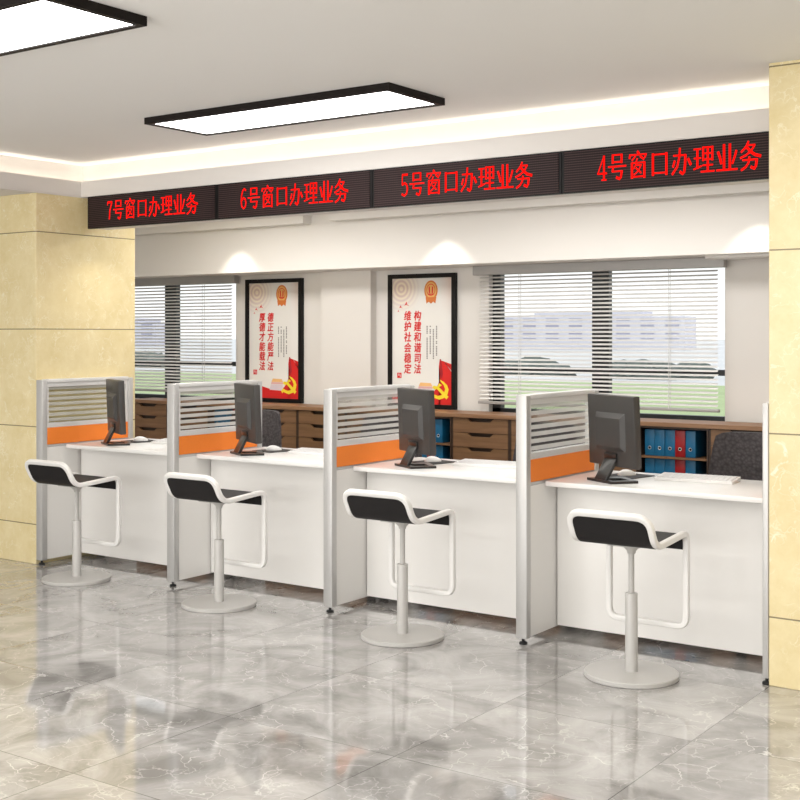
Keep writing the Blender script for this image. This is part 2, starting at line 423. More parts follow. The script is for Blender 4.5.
b = NB(); box(b, 3.50, XR, 2.30, 2.50, 1.925, 1.95, .004); struct('trim_5', b, M['beam'])
b = NB(); box(b, XL - .1, XL, YF, YB + .02, 0, ZC + .05); struct('wall_left', b, M['hall'])
b = NB(); box(b, XR, XR + .1, YF, YB + .02, 0, ZC + .05); struct('wall_right', b, M['hall'])
b = NB(); box(b, XL - .1, XR + .1, YF - .1, YF, 0, ZC + .05); struct('wall_front', b, M['hall'])
b = NB(); box(b, -.87, -.012, 0, .835, 0, 2.356, .003, 1); o = struct('column', b, M['colL'])
b = NB(); box(b, 4.672, 5.51, .003, .82, 0, ZC + .002, .003, 1); o = struct('column', b, M['colR'])

# windows
def window(name, w, mull):
    b = NB(); y0, y1 = YB + .05, YB + .11
    box(b, w[0], w[0] + .066, y0, y1, WZ0, WZ1); box(b, w[1] - .03, w[1], y0 + .04, y1, WZ0, WZ1)
    box(b, w[0], w[1], y0, y1, WZ0, WZ0 + .040); box(b, w[0], w[1], y0, y1, WZ1 - .05, WZ1)
    box(b, mull[0], mull[1], y0 + .005, y1 - .005, WZ0 + .02, WZ1 - .02)
    box(b, w[0], w[1], y0 + .008, y1 - .008, 1.188, 1.226)
    o = struct(name, b, M['winfr'], smooth=20)
    for x0, x1 in ((w[0] + .08, mull[0] + .005), (mull[1] - .005, w[1] - .03)):
        b = NB(); box(b, x0, x1, y0 + .028, y0 + .034, WZ0 + .03, WZ1 - .04); obj('pane', b, M['glass'], o)
window('window_1', W1, (-1.586, -1.448))
window('window_2', W2, (2.563, 2.69))

# ------------------------------------------------------------------ venetian blinds
def blind(x0, x1, label):
    t = thing('venetian_blind', label, 'blind', ((x0 + x1) / 2, 2.5, 1.945), group='venetian blinds over the windows')
    h = (x1 - x0) / 2
    b = NB(); box(b, -h - .045, h + .05, -.03, .03, -.066, 0, .003, 1); obj('headrail', b, M['headrail'], t)
    b = NB()
    z = -.085; n = 0
    while z > -.958:
        a = R(30); c, s = .0125 * math.cos(a), .0125 * math.sin(a)
        v = []
        for x in (-h, h):
            v.append([b.verts.new((x, -c, z - s)), b.verts.new((x, 0, z + .0012)), b.verts.new((x, c, z + s))])
        for k in range(2): b.faces.new((v[0][k], v[0][k + 1], v[1][k + 1], v[1][k]))
        z -= .0277
    obj('slats', b, M['slat'], t)
    b = NB(); box(b, -h - .01, h + .01, -.014, .014, -.985, -.964, .004); obj('bottom_rail', b, M['headrail'], t)
    for fx in (-.63, .63):
        for dx in (0,):
            b = NB()
            for yy in (-.0135, .0135): box(b, fx * h - .0018, fx * h + .0018, yy - .0012, yy + .0012, -.97, -.05)
            obj('ladder_cord', b, M['cord'], t)
blind(-2.43, -.66, 'grey slatted venetian blind over the left window beside the marble column')
blind(1.745, 3.51, 'grey slatted venetian blind over the right window behind the two right desks')

# ------------------------------------------------------------------ ceiling lights
def ceiling_light(x0, x1, y0, y1, label):
    t = thing('ceiling_light', label, 'ceiling light', ((x0 + x1) / 2, (y0 + y1) / 2, ZC), group='black framed linear panel lights')
    w, d = (x1 - x0) / 2, (y1 - y0) / 2
    b = NB(); e = .026; zb, zt = -.034, .0
    box(b, -w, w, -d, -d + e, zb, zt); box(b, -w, w, d - e, d, zb, zt); box(b, -w, -w + e, -d + e, d - e, zb, zt); box(b, w - e, w, -d + e, d - e, zb, zt)
    obj('lamp_frame', b, M['lampblk'], t, smooth=20)
    b = NB(); box(b, -w + e, w - e, -d + e, d - e, zb + .006, zb + .02); obj('diffuser', b, M['diff'], t)
LAMPS = [(1.61, 3.168, -.598, -.142, 'long white panel light in black frame over the counter stools, nearer to the counter'),
         (1.57, 3.128, -2.46, -2.004, 'white panel light in black frame cut off by the top left picture corner')]
for L_ in LAMPS: ceiling_light(*L_)
b = NB(); box(b, -.004, XR - .1, .385, .44, 2.3605, 2.372); tag(obj('cove_light_strip', b, M['strip']), 'warm glowing light strip tucked in the ceiling cove above the red signs', 'light strip')
b = NB(); box(b, -.088, -.036, -6.5, .36, 2.3625, 2.374); tag(obj('cove_light_strip', b, M['strip']), 'warm glowing light strip in the ceiling cove above the left column', 'light strip')

# ------------------------------------------------------------------ writing on the LED signs (strokes of each character, unit em box, y up)
H_, V_ = .055, .105
def st(*p, w=None, w2=None):
    return (p, w, w2)
GLYPH = {
 '4': (.5, [([(.36, .05), (.36, .92)], .09), ([(.36, .92), (.06, .30)], .05), ([(.04, .28), (.50, .28)], .065), ([(.24, .04), (.48, .04)], .05)]),
 '5': (.5, [([(.12, .90), (.44, .90)], .085), ([(.12, .92), (.10, .50)], .055), ([(.10, .50), (.26, .56), (.38, .50), (.43, .33), (.38, .13), (.24, .05), (.08, .12)], .085)]),
 '6': (.5, [([(.42, .86), (.30, .93), (.18, .84), (.10, .62), (.08, .36), (.12, .14), (.25, .05), (.38, .12), (.43, .30), (.38, .46), (.26, .53), (.12, .42)], .085)]),
 '7': (.5, [([(.06, .88), (.46, .88)], .095), ([(.07, .90), (.06, .74)], .05), ([(.44, .86), (.26, .46), (.22, .05)], .09)]),
 '号': (1, [([(.28, .93), (.28, .62)], .09), ([(.72, .93), (.72, .62)], .09), ([(.25, .92), (.75, .92)], H_), ([(.28, .66), (.72, .66)], H_), ([(.06, .50), (.94, .50)], .06),
          ([(.32, .50), (.26, .32)], .08), ([(.26, .32), (.76, .32)], H_), ([(.74, .33), (.68, .09), (.62, .04), (.46, .10)], .095)]),
 '窗': (1, [([(.46, .98), (.54, .90)], .09), ([(.10, .86), (.90, .86)], H_), ([(.11, .88), (.08, .74)], .08), ([(.89, .86), (.82, .74)], .07), ([(.36, .80), (.20, .66)], .06), ([(.60, .80), (.78, .68)], .08),
          ([(.46, .72), (.40, .60)], .06), ([(.20, .58), (.20, .02)], .10), ([(.80, .58), (.80, .02)], .10), ([(.20, .57), (.80, .57)], H_), ([(.20, .07), (.80, .07)], H_),
          ([(.42, .54), (.28, .36)], .05), ([(.42, .48), (.66, .48)], .05), ([(.64, .48), (.52, .28), (.30, .14)], .055), ([(.40, .38), (.64, .20)], .065)]),
 '口': (1, [([(.18, .84), (.18, .06)], .10), ([(.82, .84), (.82, .06)], .10), ([(.16, .80), (.84, .80)], H_), ([(.16, .14), (.84, .14)], H_)]),
 '办': (1, [([(.12, .70), (.70, .70)], .06), ([(.68, .70), (.66, .34), (.62, .10), (.56, .04), (.42, .12)], .10), ([(.42, .95), (.40, .66), (.30, .30), (.06, .04)], .085), ([(.18, .52), (.10, .30)], .085), ([(.80, .56), (.93, .34)], .10)]),
 '理': (1, [([(.04, .86), (.36, .86)], H_), ([(.05, .54), (.35, .54)], H_), ([(.20, .86), (.20, .18)], .09), ([(.03, .16), (.38, .26)], .06),
          ([(.46, .92), (.46, .44)], .085), ([(.88, .92), (.88, .44)], .085), ([(.44, .90), (.90, .90)], H_), ([(.46, .69), (.88, .69)], .05), ([(.46, .48), (.88, .48)], H_),
          ([(.67, .90), (.67, .06)], .09), ([(.44, .28), (.90, .28)], H_), ([(.36, .06), (.97, .06)], .06)]),
 '业': (1, [([(.37, .94), (.37, .08)], .10), ([(.63, .94), (.63, .08)], .10), ([(.04, .06), (.96, .06)], .065), ([(.10, .70), (.18, .52), (.25, .28)], .10), ([(.92, .70), (.84, .48), (.74, .26)], .085)]),
 '务': (1, [([(.42, .97), (.30, .78), (.10, .62)], .075), ([(.36, .84), (.70, .84)], H_), ([(.69, .84), (.54, .64), (.30, .50), (.06, .42)], .07), ([(.34, .78), (.50, .62), (.70, .50), (.95, .44)], .10),
          ([(.16, .34), (.80, .34)], .06), ([(.78, .34), (.74, .12), (.68, .03), (.52, .09)], .10), ([(.46, .44), (.42, .24), (.30, .10), (.10, .00)], .08)]),
}
def stroke(bm, pts, w, f, y):
    pts = [Vector((p[0], p[1])) for p in pts]
    Lf, Rt = [], []
    for i, p in enumerate(pts):
        d = (pts[min(i + 1, len(pts) - 1)] - pts[max(i - 1, 0)]).normalized(); n = Vector((-d.y, d.x)) * w * .54
        e = Vector((0, 0))
        if i == 0: e = -d * .015
        if i == len(pts) - 1: e = d * .015
        Lf.append(p + n + e); Rt.append(p - n + e)
    for i in range(len(pts) - 1):
        q = [Lf[i], Lf[i + 1], Rt[i + 1], Rt[i]]
        A = [bm.verts.new((*f(c), y)[0:1] + (y, f(c)[1])) for c in q]
        bm.faces.new(A)
def led_sign(k, text, label, tx0, tx1):
    x0 = .0545 + k * S
    w = S - .004
    t = thing('led_sign', label, 'sign', (x0, .39, 2.145), group='red LED window signs over the counter')
    b = NB(); e = .006
    box(b, 0, w, -.0285, -.001, 0, .2085); obj('sign_casing', b, M['frameblk'], t)
    b = NB(); box(b, .014, w - .014, -.0325, -.029, .007, .203); obj('led_panel', b, M['led'], t)
    # each character runs along the sign
    total = sum(GLYPH[c][0] for c in text); pitch = (tx1 - tx0) / total
    b = NB(); cur = tx0
    for c in text:
        adv, ss = GLYPH[c]
        cw = pitch
        for pts, wd in ss:
            stroke(b, pts, wd, lambda q, cur=cur: (cur + q.x * cw * .97, .045 + q.y * .131), -.0338)
        cur += pitch * adv
    for v in b.verts: pass
    obj('lettering', b, M['ledtxt'], t)
led_sign(0, '7号窗口办理业务', 'black LED sign with red number 7 lettering at far left of the row', .19, 1.008)
led_sign(1, '6号窗口办理业务', 'black LED sign with red number 6 lettering, second from left', .19, 1.0)
led_sign(2, '5号窗口办理业务', 'black LED sign with red number 5 lettering, third from left', .19, 1.0)
led_sign(3, '4号窗口办理业务', 'black LED sign with red number 4 lettering, cut off by right marble column', .19, 1.0)

# ------------------------------------------------------------------ counter: partitions
PH = 1.167
def partition(xw, loc, label, name='partition_panel'):
    """xw: post width. local x from 0 to xw, y 0..0.7625"""
    t = thing(name, label, 'partition', loc, group='desk partitions between the counter windows')
    D = .7625
    b = NB(); box(b, 0, xw, 0, .042, .028, PH, .004); obj('post', b, M['alu'], t)
    b = NB(); box(b, 0, xw, D - .042, D, .028, PH - .004, .004); obj('post', b, M['alu'], t)
    for y in (.021, D - .021):
        b = NB(); lathe(b, [(0, 0), (.019, 0), (.020, .006), (.016, .011), (.007, .013), (.007, .03), (0, .03)], xw / 2, y, 20); obj('levelling_foot', b, M['rubber'], t)
    i0, i1 = .004, xw - .005
    b = NB(); box(b, 0, xw, .0421, D - .0421, PH - .018, PH + .004, .003); obj('top_rail', b, M['alu_lt'], t)
    b = NB()
    box(b, i0 + .004, i1 - .004, .042, D - .042, 1.122, PH - .019); box(b, i0 + .004, i1 - .004, .042, D - .042, .864, .893)
    box(b, i0 + .004, i1 - .004, .042, .060, .894, 1.121); box(b, i0 + .004, i1 - .004, D - .060, D - .042, .894, 1.121)
    obj('glazing_frame', b, M['alu_lt'], t, smooth=20)
    b = NB(); box(b, xw / 2 - .003, xw / 2 + .003, .061, D - .061, .8935, 1.1215); obj('striped_glass', b, M['stripes'], t)
    b = NB(); box(b, i0, i1, .0425, D - .0425, .757, .863, .002, 1); obj('orange_band', b, M['orange'], t)
    b = NB(); box(b, i0 + .003, i1 - .003, .0425, D - .0425, .742, .756); obj('cable_rail', b, M['alu'], t)
    b = NB(); box(b, i0 + .002, i1 - .001, .0425, D - .0425, .032, .741); obj('lower_infill', b, M['white'], t)
    return t
PW = .058
pt = partition(PW, (-.0105, 0, 0), 'grey post partition with orange band standing against the left marble column')
dup(pt, (S, 0, 0), label='grey post partition with orange band between windows 7 and 6')
dup(pt, (2 * S, 0, 0), label='grey post partition with orange band between windows 6 and 5, in middle of picture')
dup(pt, (3 * S, 0, 0), label='grey post partition with orange band between windows 5 and 4')
partition(.0255, (4.6455, 0, 0), 'slim grey end partition seen edge-on beside the right marble column', 'end_partition')

# desks
def desk(i, x1, label):
    x0 = i * S + PW + .0005
    w = x1 - x0
    t = thing('counter_desk', label, 'desk', (x0, 0, 0), group='white counter desks')
    b = NB(); box(b, 0, w, .181, .80, .727, .751, .003); obj('desktop', b, M['top'], t)
    b = NB(); box(b, .001, w - .001, .303, .321, .04, .7265); obj('modesty_panel', b, M['white'], t)
    for xx in (.001, w - .026):
        b = NB(); box(b, xx, xx + .025, .50, .76, 0, .7265); obj('side_panel', b, M['white'], t)
ends = [S - .0005, 2 * S - .0005, 3 * S - .0005, 4.645]
dl = ['white counter desk at far left under the number 7 sign', 'white counter desk under the number 6 sign', 'white counter desk under the number 5 sign', 'white counter desk at right under the number 4 sign']
for i in range(4): desk(i, ends[i], dl[i])

# ------------------------------------------------------------------ stools
def make_stool(label, loc, rz=0):
    t = thing('bar_stool', label, 'stool', loc, rz, group='low backed white bar stools at the counter')
    b = NB(); lathe(b, [(0, 0), (.197, 0), (.200, .003), (.200, .018), (.197, .021), (.03, .0225), (0, .0225)], n=64); obj('base', b, M['stoolg'], t)
    b = NB(); lathe(b, [(0, .0226), (.0265, .0226), (.0265, .352), (.0255, .354), (.0125, .354), (0, .354)], n=28); obj('sleeve', b, M['stoolg'], t)
    b = NB(); lathe(b, [(0, .3545), (.0125, .3545), (.0125, .528), (0, .528)], n=24); obj('piston', b, M['stoolg'], t)
    b = NB(); lathe(b, [(0, .522), (.017, .522), (.020, .534), (.036, .550), (.038, .560), (0, .560)], n=28)
    box(b, -.072, .072, -.085, .055, .560, .578, .003); obj('seat_bracket', b, M['stoolg'], t)
    h = .180
    side = [(.163, .201), (.163, .606), (-.164, .583), (-.232, .713)]
    pts = [(h, y, z) for y, z in side] + [(-h, y, z) for y, z in side[::-1]]
    path = round_path(pts, [.045, .045, .055, .06, .06, .055, .045, .045], True, 7)
    b = NB(); sweep(b, path, rrect(.026, .026, .006)); obj('frame', b, M['stoolw'], t, smooth=50)
    # seat pad: follows the frame, curls down at the front
    prof = [(.1585, .533), (.1585, .598), (-.162, .577), (-.227, .702)]
    mid = round_path([(0, y, z) for y, z in prof], [.0, .035, .055, 0], False, 8)
    up, dn = [], []
    for i, p in enumerate(mid):
        d = (mid[min(i + 1, len(mid) - 1)] - mid[max(i - 1, 0)]).normalized(); n = Vector((0, -d.z, d.y)) * .008
        up.append((p + n)); dn.append((p - n))
    b = NB()
    w = .1675
    rows = [[b.verts.new((x, q.y, q.z)) for q in up] for x in (-w, w)] + [[b.verts.new((x, q.y, q.z)) for q in dn] for x in (-w, w)]
    n = len(mid)
    for k in range(n - 1):
        b.faces.new((rows[0][k], rows[0][k + 1], rows[1][k + 1], rows[1][k])); b.faces.new((rows[2][k], rows[2][k + 1], rows[3][k + 1], rows[3][k]))
        b.faces.new((rows[0][k], rows[0][k + 1], rows[2][k + 1], rows[2][k])); b.faces.new((rows[1][k], rows[1][k + 1], rows[3][k + 1], rows[3][k]))
    for k in (0, n - 1): b.faces.new((rows[0][k], rows[1][k], rows[3][k], rows[2][k]))
    obj('seat_pad', b, M['leather'], t, smooth=40)
    return t
st0 = make_stool('white bar stool with black seat at far left, before the number 7 desk', (.590, -.180, 0))
dup(st0, (1.755, -.195, 0), label='white bar stool with black seat before the number 6 desk')
dup(st0, (2.966, -.205, 0), label='white bar stool with black seat before the number 5 desk')
dup(st0, (4.146, -.190, 0), label='white bar stool with black seat nearest the camera, before the number 4 desk')

# ------------------------------------------------------------------ monitors, mice, keyboards
def make_monitor(label, loc, rz):
    t = thing('computer_monitor', label, 'monitor', loc, rz, group='monitors on the counter desks')
    # stand base with triangular cut-out
    b = NB()
    o_ = [(-.125, -.062), (.075, -.062), (.100, .075), (-.085, .120)]
    i_ = [(-.060, -.030), (.052, -.030), (.066, .052), (-.030, .070)]
    zt, zb = .012, .0
    vo = [[b.verts.new((x, y, z)) for x, y in o_] for z in (zb, zt)]; vi = [[b.verts.new((x, y, z)) for x, y in i_] for z in (zb, zt)]
    for k in range(4):
        q = (k + 1) % 4
        b.faces.new((vo[0][k], vo[0][q], vo[1][q], vo[1][k])); b.faces.new((vi[0][k], vi[0][q], vi[1][q], vi[1][k]))
        b.faces.new((vo[1][k], vo[1][q], vi[1][q], vi[1][k])); b.faces.new((vo[0][k], vo[0][q], vi[0][q], vi[0][k]))
    obj('stand_base', b, M['mongl'], t, smooth=20)
    b = NB()                                                     # leaning neck
    A = [(-.066, -.061, .0121), (.026, -.061, .0121), (.026, -.041, .0121), (-.066, -.041, .0121)]
    B = [(-.046, -.012, .118), (.050, -.012, .118), (.050, .004, .118), (-.046, .004, .118)]
    va = [b.verts.new(c) for c in A]; vb = [b.verts.new(c) for c in B]
    b.faces.new(va[::-1]); b.faces.new(vb)
    for k in range(4): b.faces.new((va[k], va[(k + 1) % 4], vb[(k + 1) % 4], vb[k]))
    bmesh.ops.bevel(b, geom=b.edges[:], offset=.002, segments=1, affect='EDGES')
    obj('neck', b, M['mongl'], t)
    tilt = (R(2.2), 0, 0)
    cz = .246
    b = NB(); box(b, -.189, .189, -.012, .026, -.170, .168, .005); sh = obj('shell', b, M['mon'], t, loc=(.0, 0, cz), rot=tilt)
    b = NB()                                                     # raised back housing with sloped sides
    A = [(-.118, .085), (.118, .085), (.118, -.095), (-.118, -.095)]; B = [(-.098, .060), (.098, .060), (.098, -.075), (-.098, -.075)]
    va = [b.verts.new((x, -.0119, z)) for x, z in A]; vb = [b.verts.new((x, -.030, z)) for x, z in B]
    b.faces.new(vb)
    for k in range(4): b.faces.new((va[k], va[(k + 1) % 4], vb[(k + 1) % 4], vb[k]))
    b.faces.new(va[::-1])
    obj('back_housing', b, M['mon'], sh, smooth=20)
    b = NB(); box(b, -.050, .050, -.022, -.0121, -.132, -.106, .003); obj('neck_hinge', b, M['mongl'], sh)
    b = NB(); box(b, -.177, .177, .0262, .0272, -.142, .152); obj('screen', b, M['screen'], sh)
    return t
MR = R(-29.7)
ml = ['black computer monitor seen from behind on the number 7 desk', 'black computer monitor seen from behind on the number 6 desk', 'black computer monitor seen from behind on the number 5 desk', 'largest looking black computer monitor, on the number 4 desk']
m0 = None
for i in range(4):
    loc = (i * S + .338 + (0.004, -.024, .016, 0)[i], .335, .7515)
    if i == 0: m0 = make_monitor(ml[0], loc, MR)
    else: dup(m0, loc, MR, ml[i])

def make_mousepad(label, loc, rz):
    b = NB(); prism(b, rrect(.19, .20, .012), 'z', 0, .003); o = obj('mouse_pad', b, M['pad'], loc=loc, rot=(0, 0, rz))
    return tag(o, label, 'mouse pad', 'dark mouse pads on the desks')
def make_mouse(label, loc, rz):
    t = thing('computer_mouse', label, 'mouse', loc, rz, group='white mice on the desks')
    b = NB(); bmesh.ops.create_uvsphere(b, u_segments=24, v_segments=14, radius=1)
    for v in b.verts:
        x, y, z = v.co
        w = .032 * (1 - .10 * y)
        v.co = (x * w * .88, y * .048, max(0, z) * .029 * (1 - .18 * y) if z > 0 else 0)
    bmesh.ops.remove_doubles(b, verts=b.verts[:], dist=.0002)
    obj('shell', b, M['whitepl'], t, smooth=60)
    b = NB(); box(b, -.003, .003, .016, .028, .018, .0275, .002); obj('scroll_wheel', b, M['pad'], t)
    return t
def make_keyboard(label, loc, rz):
    t = thing('keyboard', label, 'keyboard', loc, rz, group='white keyboards on the desks')
    b = NB(); prism(b, [(-.075, 0), (.075, 0), (.075, .022), (-.075, .011)], 'x', -.19, .19, .002); obj('keyboard_case', b, M['whitepl'], t)
    b = NB()
    for r in range(5):
        n = 15
        for k in range(n):
            if r == 0 and 4 < k < 10: continue
            x = -.18 + k * .0243; y = -.062 + r * .0255
            z = .011 + (y + .075) / .15 * .011
            box(b, x, x + .0205, y, y + .021, z - .001, z + .005)
        if r == 0: box(b, -.18 + 5 * .0243, -.18 + 10 * .0243 - .004, -.062, -.041, .011, .017)
    obj('keys', b, M['key'], t, smooth=20)
    return t
wn = ['number 7', 'number 6', 'number 5', 'number 4']
mo = kb = None; mp = None
for i in range(4):
    x = i * S
    lp = (x + .292, .605, .7515); lm = (x + .285, .61, .755); lk = (x + .645, .62, .7515)
    a = 'dark mouse pad lying behind the monitor on the %s desk' % wn[i]; c = 'white computer mouse on the dark pad of the %s desk' % wn[i]; d = 'white keyboard lying on the %s desk' % wn[i]
    if i == 0:
        mp = make_mousepad(a, lp, R(-12)); mo = make_mouse(c, lm, R(-40)); kb = make_keyboard(d, lk, R(5))
    else:
        dup(mp, lp, None, a); dup(mo, lm, None, c); dup(kb, lk, None, d)

# ------------------------------------------------------------------ office chairs behind the desks
def make_chair(label, loc, rz):
    t = thing('office_chair', label, 'chair', loc, rz, group='dark office chairs behind the desks')
    # backrest: curved shell, backrest stands on the far side (+y), narrower toward the top
    b = NB(); nx, nz = 14, 14; g = []
    for side in (0, 1):
        rows = []
        for j in range(nz + 1):
            v = j / nz; z = .47 + v * .46
            hw = .275 - .055 * v
            # round the upper corners
            row = []
            for i in range(nx + 1):
                u = -1 + 2 * i / nx
                ez = z - (.022 * abs(u) ** 8) * v
                y = .20 + .05 * v - .045 * (u * u) + (.035 if side else 0) * (1 - .4 * abs(u) ** 6)
                k = 1 - .03 * max(0, v - .85) / .15
                row.append(b.verts.new((u * hw * k, y, ez)))
            rows.append(row)
        g.append(rows)
    for side in (0, 1):
        for j in range(nz):
            for i in range(nx):
                q = (g[side][j][i], g[side][j][i + 1], g[side][j + 1][i + 1], g[side][j + 1][i]); b.faces.new(q)
    for j in range(nz):
        for i in (0, nx): b.faces.new((g[0][j][i], g[0][j + 1][i], g[1][j + 1][i], g[1][j][i]))
    for i in range(nx):
        for j in (0, nz): b.faces.new((g[0][j][i], g[0][j][i + 1], g[1][j][i + 1], g[1][j][i]))
    obj('backrest', b, M['fabric'], t, smooth=60)
    b = NB(); prism(b, rrect(.50, .48, .10, 6), 'z', .40, .465, .018); obj('seat', b, M['fabric'], t, smooth=50)
    b = NB(); path = round_path([(0, .05, .385), (0, .29, .385), (0, .262, .62)], .05, False); sweep(b, path, rrect(.05, .016, .005), False, Vector((1, 0, 0))); obj('back_support', b, M['chairpl'], t)
    b = NB(); lathe(b, [(0, .07), (.03, .07), (.03, .25), (.018, .25), (.018, .375), (.09, .385), (.09, .399), (0, .399)], n=24); obj('gas_lift', b, M['chairpl'], t)
    for k in range(5):
        a = 2 * PI * k / 5 + .3
        b = NB(); sweep(b, [V(.02 * math.cos(a), .02 * math.sin(a), .10), V(.27 * math.cos(a), .27 * math.sin(a), .075)], rrect(.03, .035, .008), False); lg = obj('leg', b, M['chairpl'], t)
        b = NB(); cx, cy = .27 * math.cos(a), .27 * math.sin(a)
        bmesh.ops.create_cone(b, cap_ends=True, segments=20, radius1=.028, radius2=.028, depth=.036, matrix=Matrix.Translation((cx, cy, .028)) @ Matrix.Rotation(a + PI / 2, 4, 'Z') @ Matrix.Rotation(PI / 2, 4, 'Y')); obj('caster', b, M['chairpl'], lg)
    return t
cl = ['dark grey woven office chair behind the number 7 desk, left of the middle partition', 'dark grey woven office chair behind the number 6 desk, seen through striped glass',
      'dark grey woven office chair behind the number 5 desk, seen through striped glass', 'dark grey woven office chair behind the number 4 desk beside the right column']
c0 = None
for i in range(4):
    loc = (i * S + .612 + (0, 0, .0, .055)[i], 1.16, 0)
    if i == 0: c0 = make_chair(cl[0], loc, 0)
    else: dup(c0, loc, 0, cl[i])

# ------------------------------------------------------------------ cabinets under the windows
CY0, CY1, CT = 2.2, 2.50, .878          # cabinet front, back, underside of worktop
U = .4672
X0 = 1.695
def drawer_unit(label, x):
    t = thing('drawer_cabinet', label, 'cabinet', (x, CY0, 0), group='walnut drawer cabinets along the back wall')
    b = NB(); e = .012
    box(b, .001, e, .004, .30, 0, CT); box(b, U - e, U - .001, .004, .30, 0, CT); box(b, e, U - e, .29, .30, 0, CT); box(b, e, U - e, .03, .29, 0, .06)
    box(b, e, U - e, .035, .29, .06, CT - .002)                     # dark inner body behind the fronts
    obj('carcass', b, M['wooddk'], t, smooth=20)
    n = 8; h = (CT - .065 - .004) / n
    for k in range(n):
        z1 = CT - .004 - k * h; z0 = z1 - h + .0035
        cx = U / 2; cw = .105; cs = .028; dp = .024
        b = NB(); prism(b, [(e + .002, z0), (U - e - .002, z0), (U - e - .002, z1), (cx + cw, z1), (cx + cw - cs, z1 - dp), (cx - cw + cs, z1 - dp), (cx - cw, z1), (e + .002, z1)], 'y', .002, .022)
        obj('drawer', b, M['wood'], t, smooth=20)
    return t
def shelf_unit(label, x):
    t = thing('shelf_cabinet', label, 'cabinet', (x, CY0, 0), group='open shelf cabinets along the back wall')
    b = NB(); e = .012
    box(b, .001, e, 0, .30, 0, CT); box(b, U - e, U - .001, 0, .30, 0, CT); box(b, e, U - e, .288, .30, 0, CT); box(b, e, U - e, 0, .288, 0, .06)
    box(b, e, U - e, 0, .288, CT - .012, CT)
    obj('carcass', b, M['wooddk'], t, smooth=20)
    for z in (.690, .508, .326, .144):
        b = NB(); box(b, e, U - e, .004, .287, z - .012, z); obj('shelf', b, M['wood'], t)
    return t
du = drawer_unit('walnut drawer cabinet second from the left shelf, under the left window', X0 - 7 * U)
names = {-6: 'walnut drawer cabinet directly left of the leftmost binder shelf', -4: 'walnut drawer cabinet directly right of the leftmost binder shelf', -3: 'walnut drawer cabinet under the gap between the two posters',
         -2: 'walnut drawer cabinet directly left of the middle binder shelf', 0: 'walnut drawer cabinet directly right of the middle binder shelf', 1: 'walnut drawer cabinet under the left half of the right window',
         2: 'walnut drawer cabinet directly left of the rightmost binder shelf', 4: 'walnut drawer cabinet at right end behind the office chair'}
for k, lb in names.items(): dup(du, (X0 + k * U, CY0, 0), label=lb)
su = shelf_unit('open walnut shelf cabinet of blue and red binders behind the number 4 desk', X0 + 3 * U)
dup(su, (X0 - U, CY0, 0), label='open walnut shelf cabinet of binders below the right poster')
dup(su, (X0 - 5 * U, CY0, 0), label='open walnut shelf cabinet of binders seen through the number 6 partition glass')
b = NB(); box(b, X0 - 7 * U - .01, X0 + 5 * U + .01, CY0 - .012, YB - .078, CT + .0005, CT + .028, .002, 1)
tag(obj('cabinet_worktop', b, M['woodtop']), 'long walnut worktop running over all the cabinets along the back wall', 'worktop')

def make_binder(matl, label):
    t = thing('ring_binder', label, 'binder', (0, 0, 0), group='ring binders on the open shelves')
    b = NB(); box(b, -.033, .033, 0, .22, 0, .166, .003); obj('cover', b, matl, t)
    b = NB()
    bmesh.ops.create_cone(b, cap_ends=True, segments=20, radius1=.0085, radius2=.0085, depth=.002, matrix=Matrix.Translation((0, -.0008, .050)) @ Matrix.Rotation(PI / 2, 4, 'X'))
    obj('finger_hole', b, M['hole'], t)
    path = [V(.0095 * math.cos(a), -.001, .050 + .0095 * math.sin(a)) for a in [2 * PI * k / 20 for k in range(20)]]
    b = NB(); sweep(b, path, [(.0018 * math.cos(a), .0018 * math.sin(a)) for a in [2 * PI * k / 6 for k in range(6)]], True, V(0, 1, 0)); obj('finger_ring', b, M['chrome'], t)
    return t
place = {3: 'right open shelf', -1: 'middle open shelf', -5: 'left open shelf'}
order = ['leftmost', 'second from left', 'third from left', 'fourth from left', 'rightmost']
protoB = protoR = None
for k, ds in place.items():
    for z, row in ((.690, 'upper'), (.508, 'lower')):
        for j in range(5):
            red = (j == 3)
            lb = '%s ring binder, %s on %s row of %s' % ('red' if red else 'blue', order[j], row, ds)
            loc = (X0 + k * U + .012 + .034 + .022 + j * .0675, CY0 + .03 + random.uniform(0, .006), z + .0005)
            if red and not protoR: protoR = make_binder(M['binr'], lb); protoR.location = loc
            elif not red and not protoB: protoB = make_binder(M['binb'], lb); protoB.location = loc
            else: dup(protoR if red else protoB, loc, None, lb)

# ------------------------------------------------------------------ posters
def text_mesh(name, s, size, mat, parent, x, z, y=-.0205, shear=0.0, sx=1.0):
    cu = bpy.data.curves.new(name, 'FONT'); cu.body = s; cu.size = size; cu.align_x = 'CENTER'; cu.align_y = 'CENTER'; cu.shear = shear
    o = bpy.data.objects.new(name, cu); COL.objects.link(o)
    bpy.context.view_layer.update()
    me = bpy.data.meshes.new_from_object(o.evaluated_get(bpy.context.evaluated_depsgraph_get()))
    bpy.data.objects.remove(o)
    return me

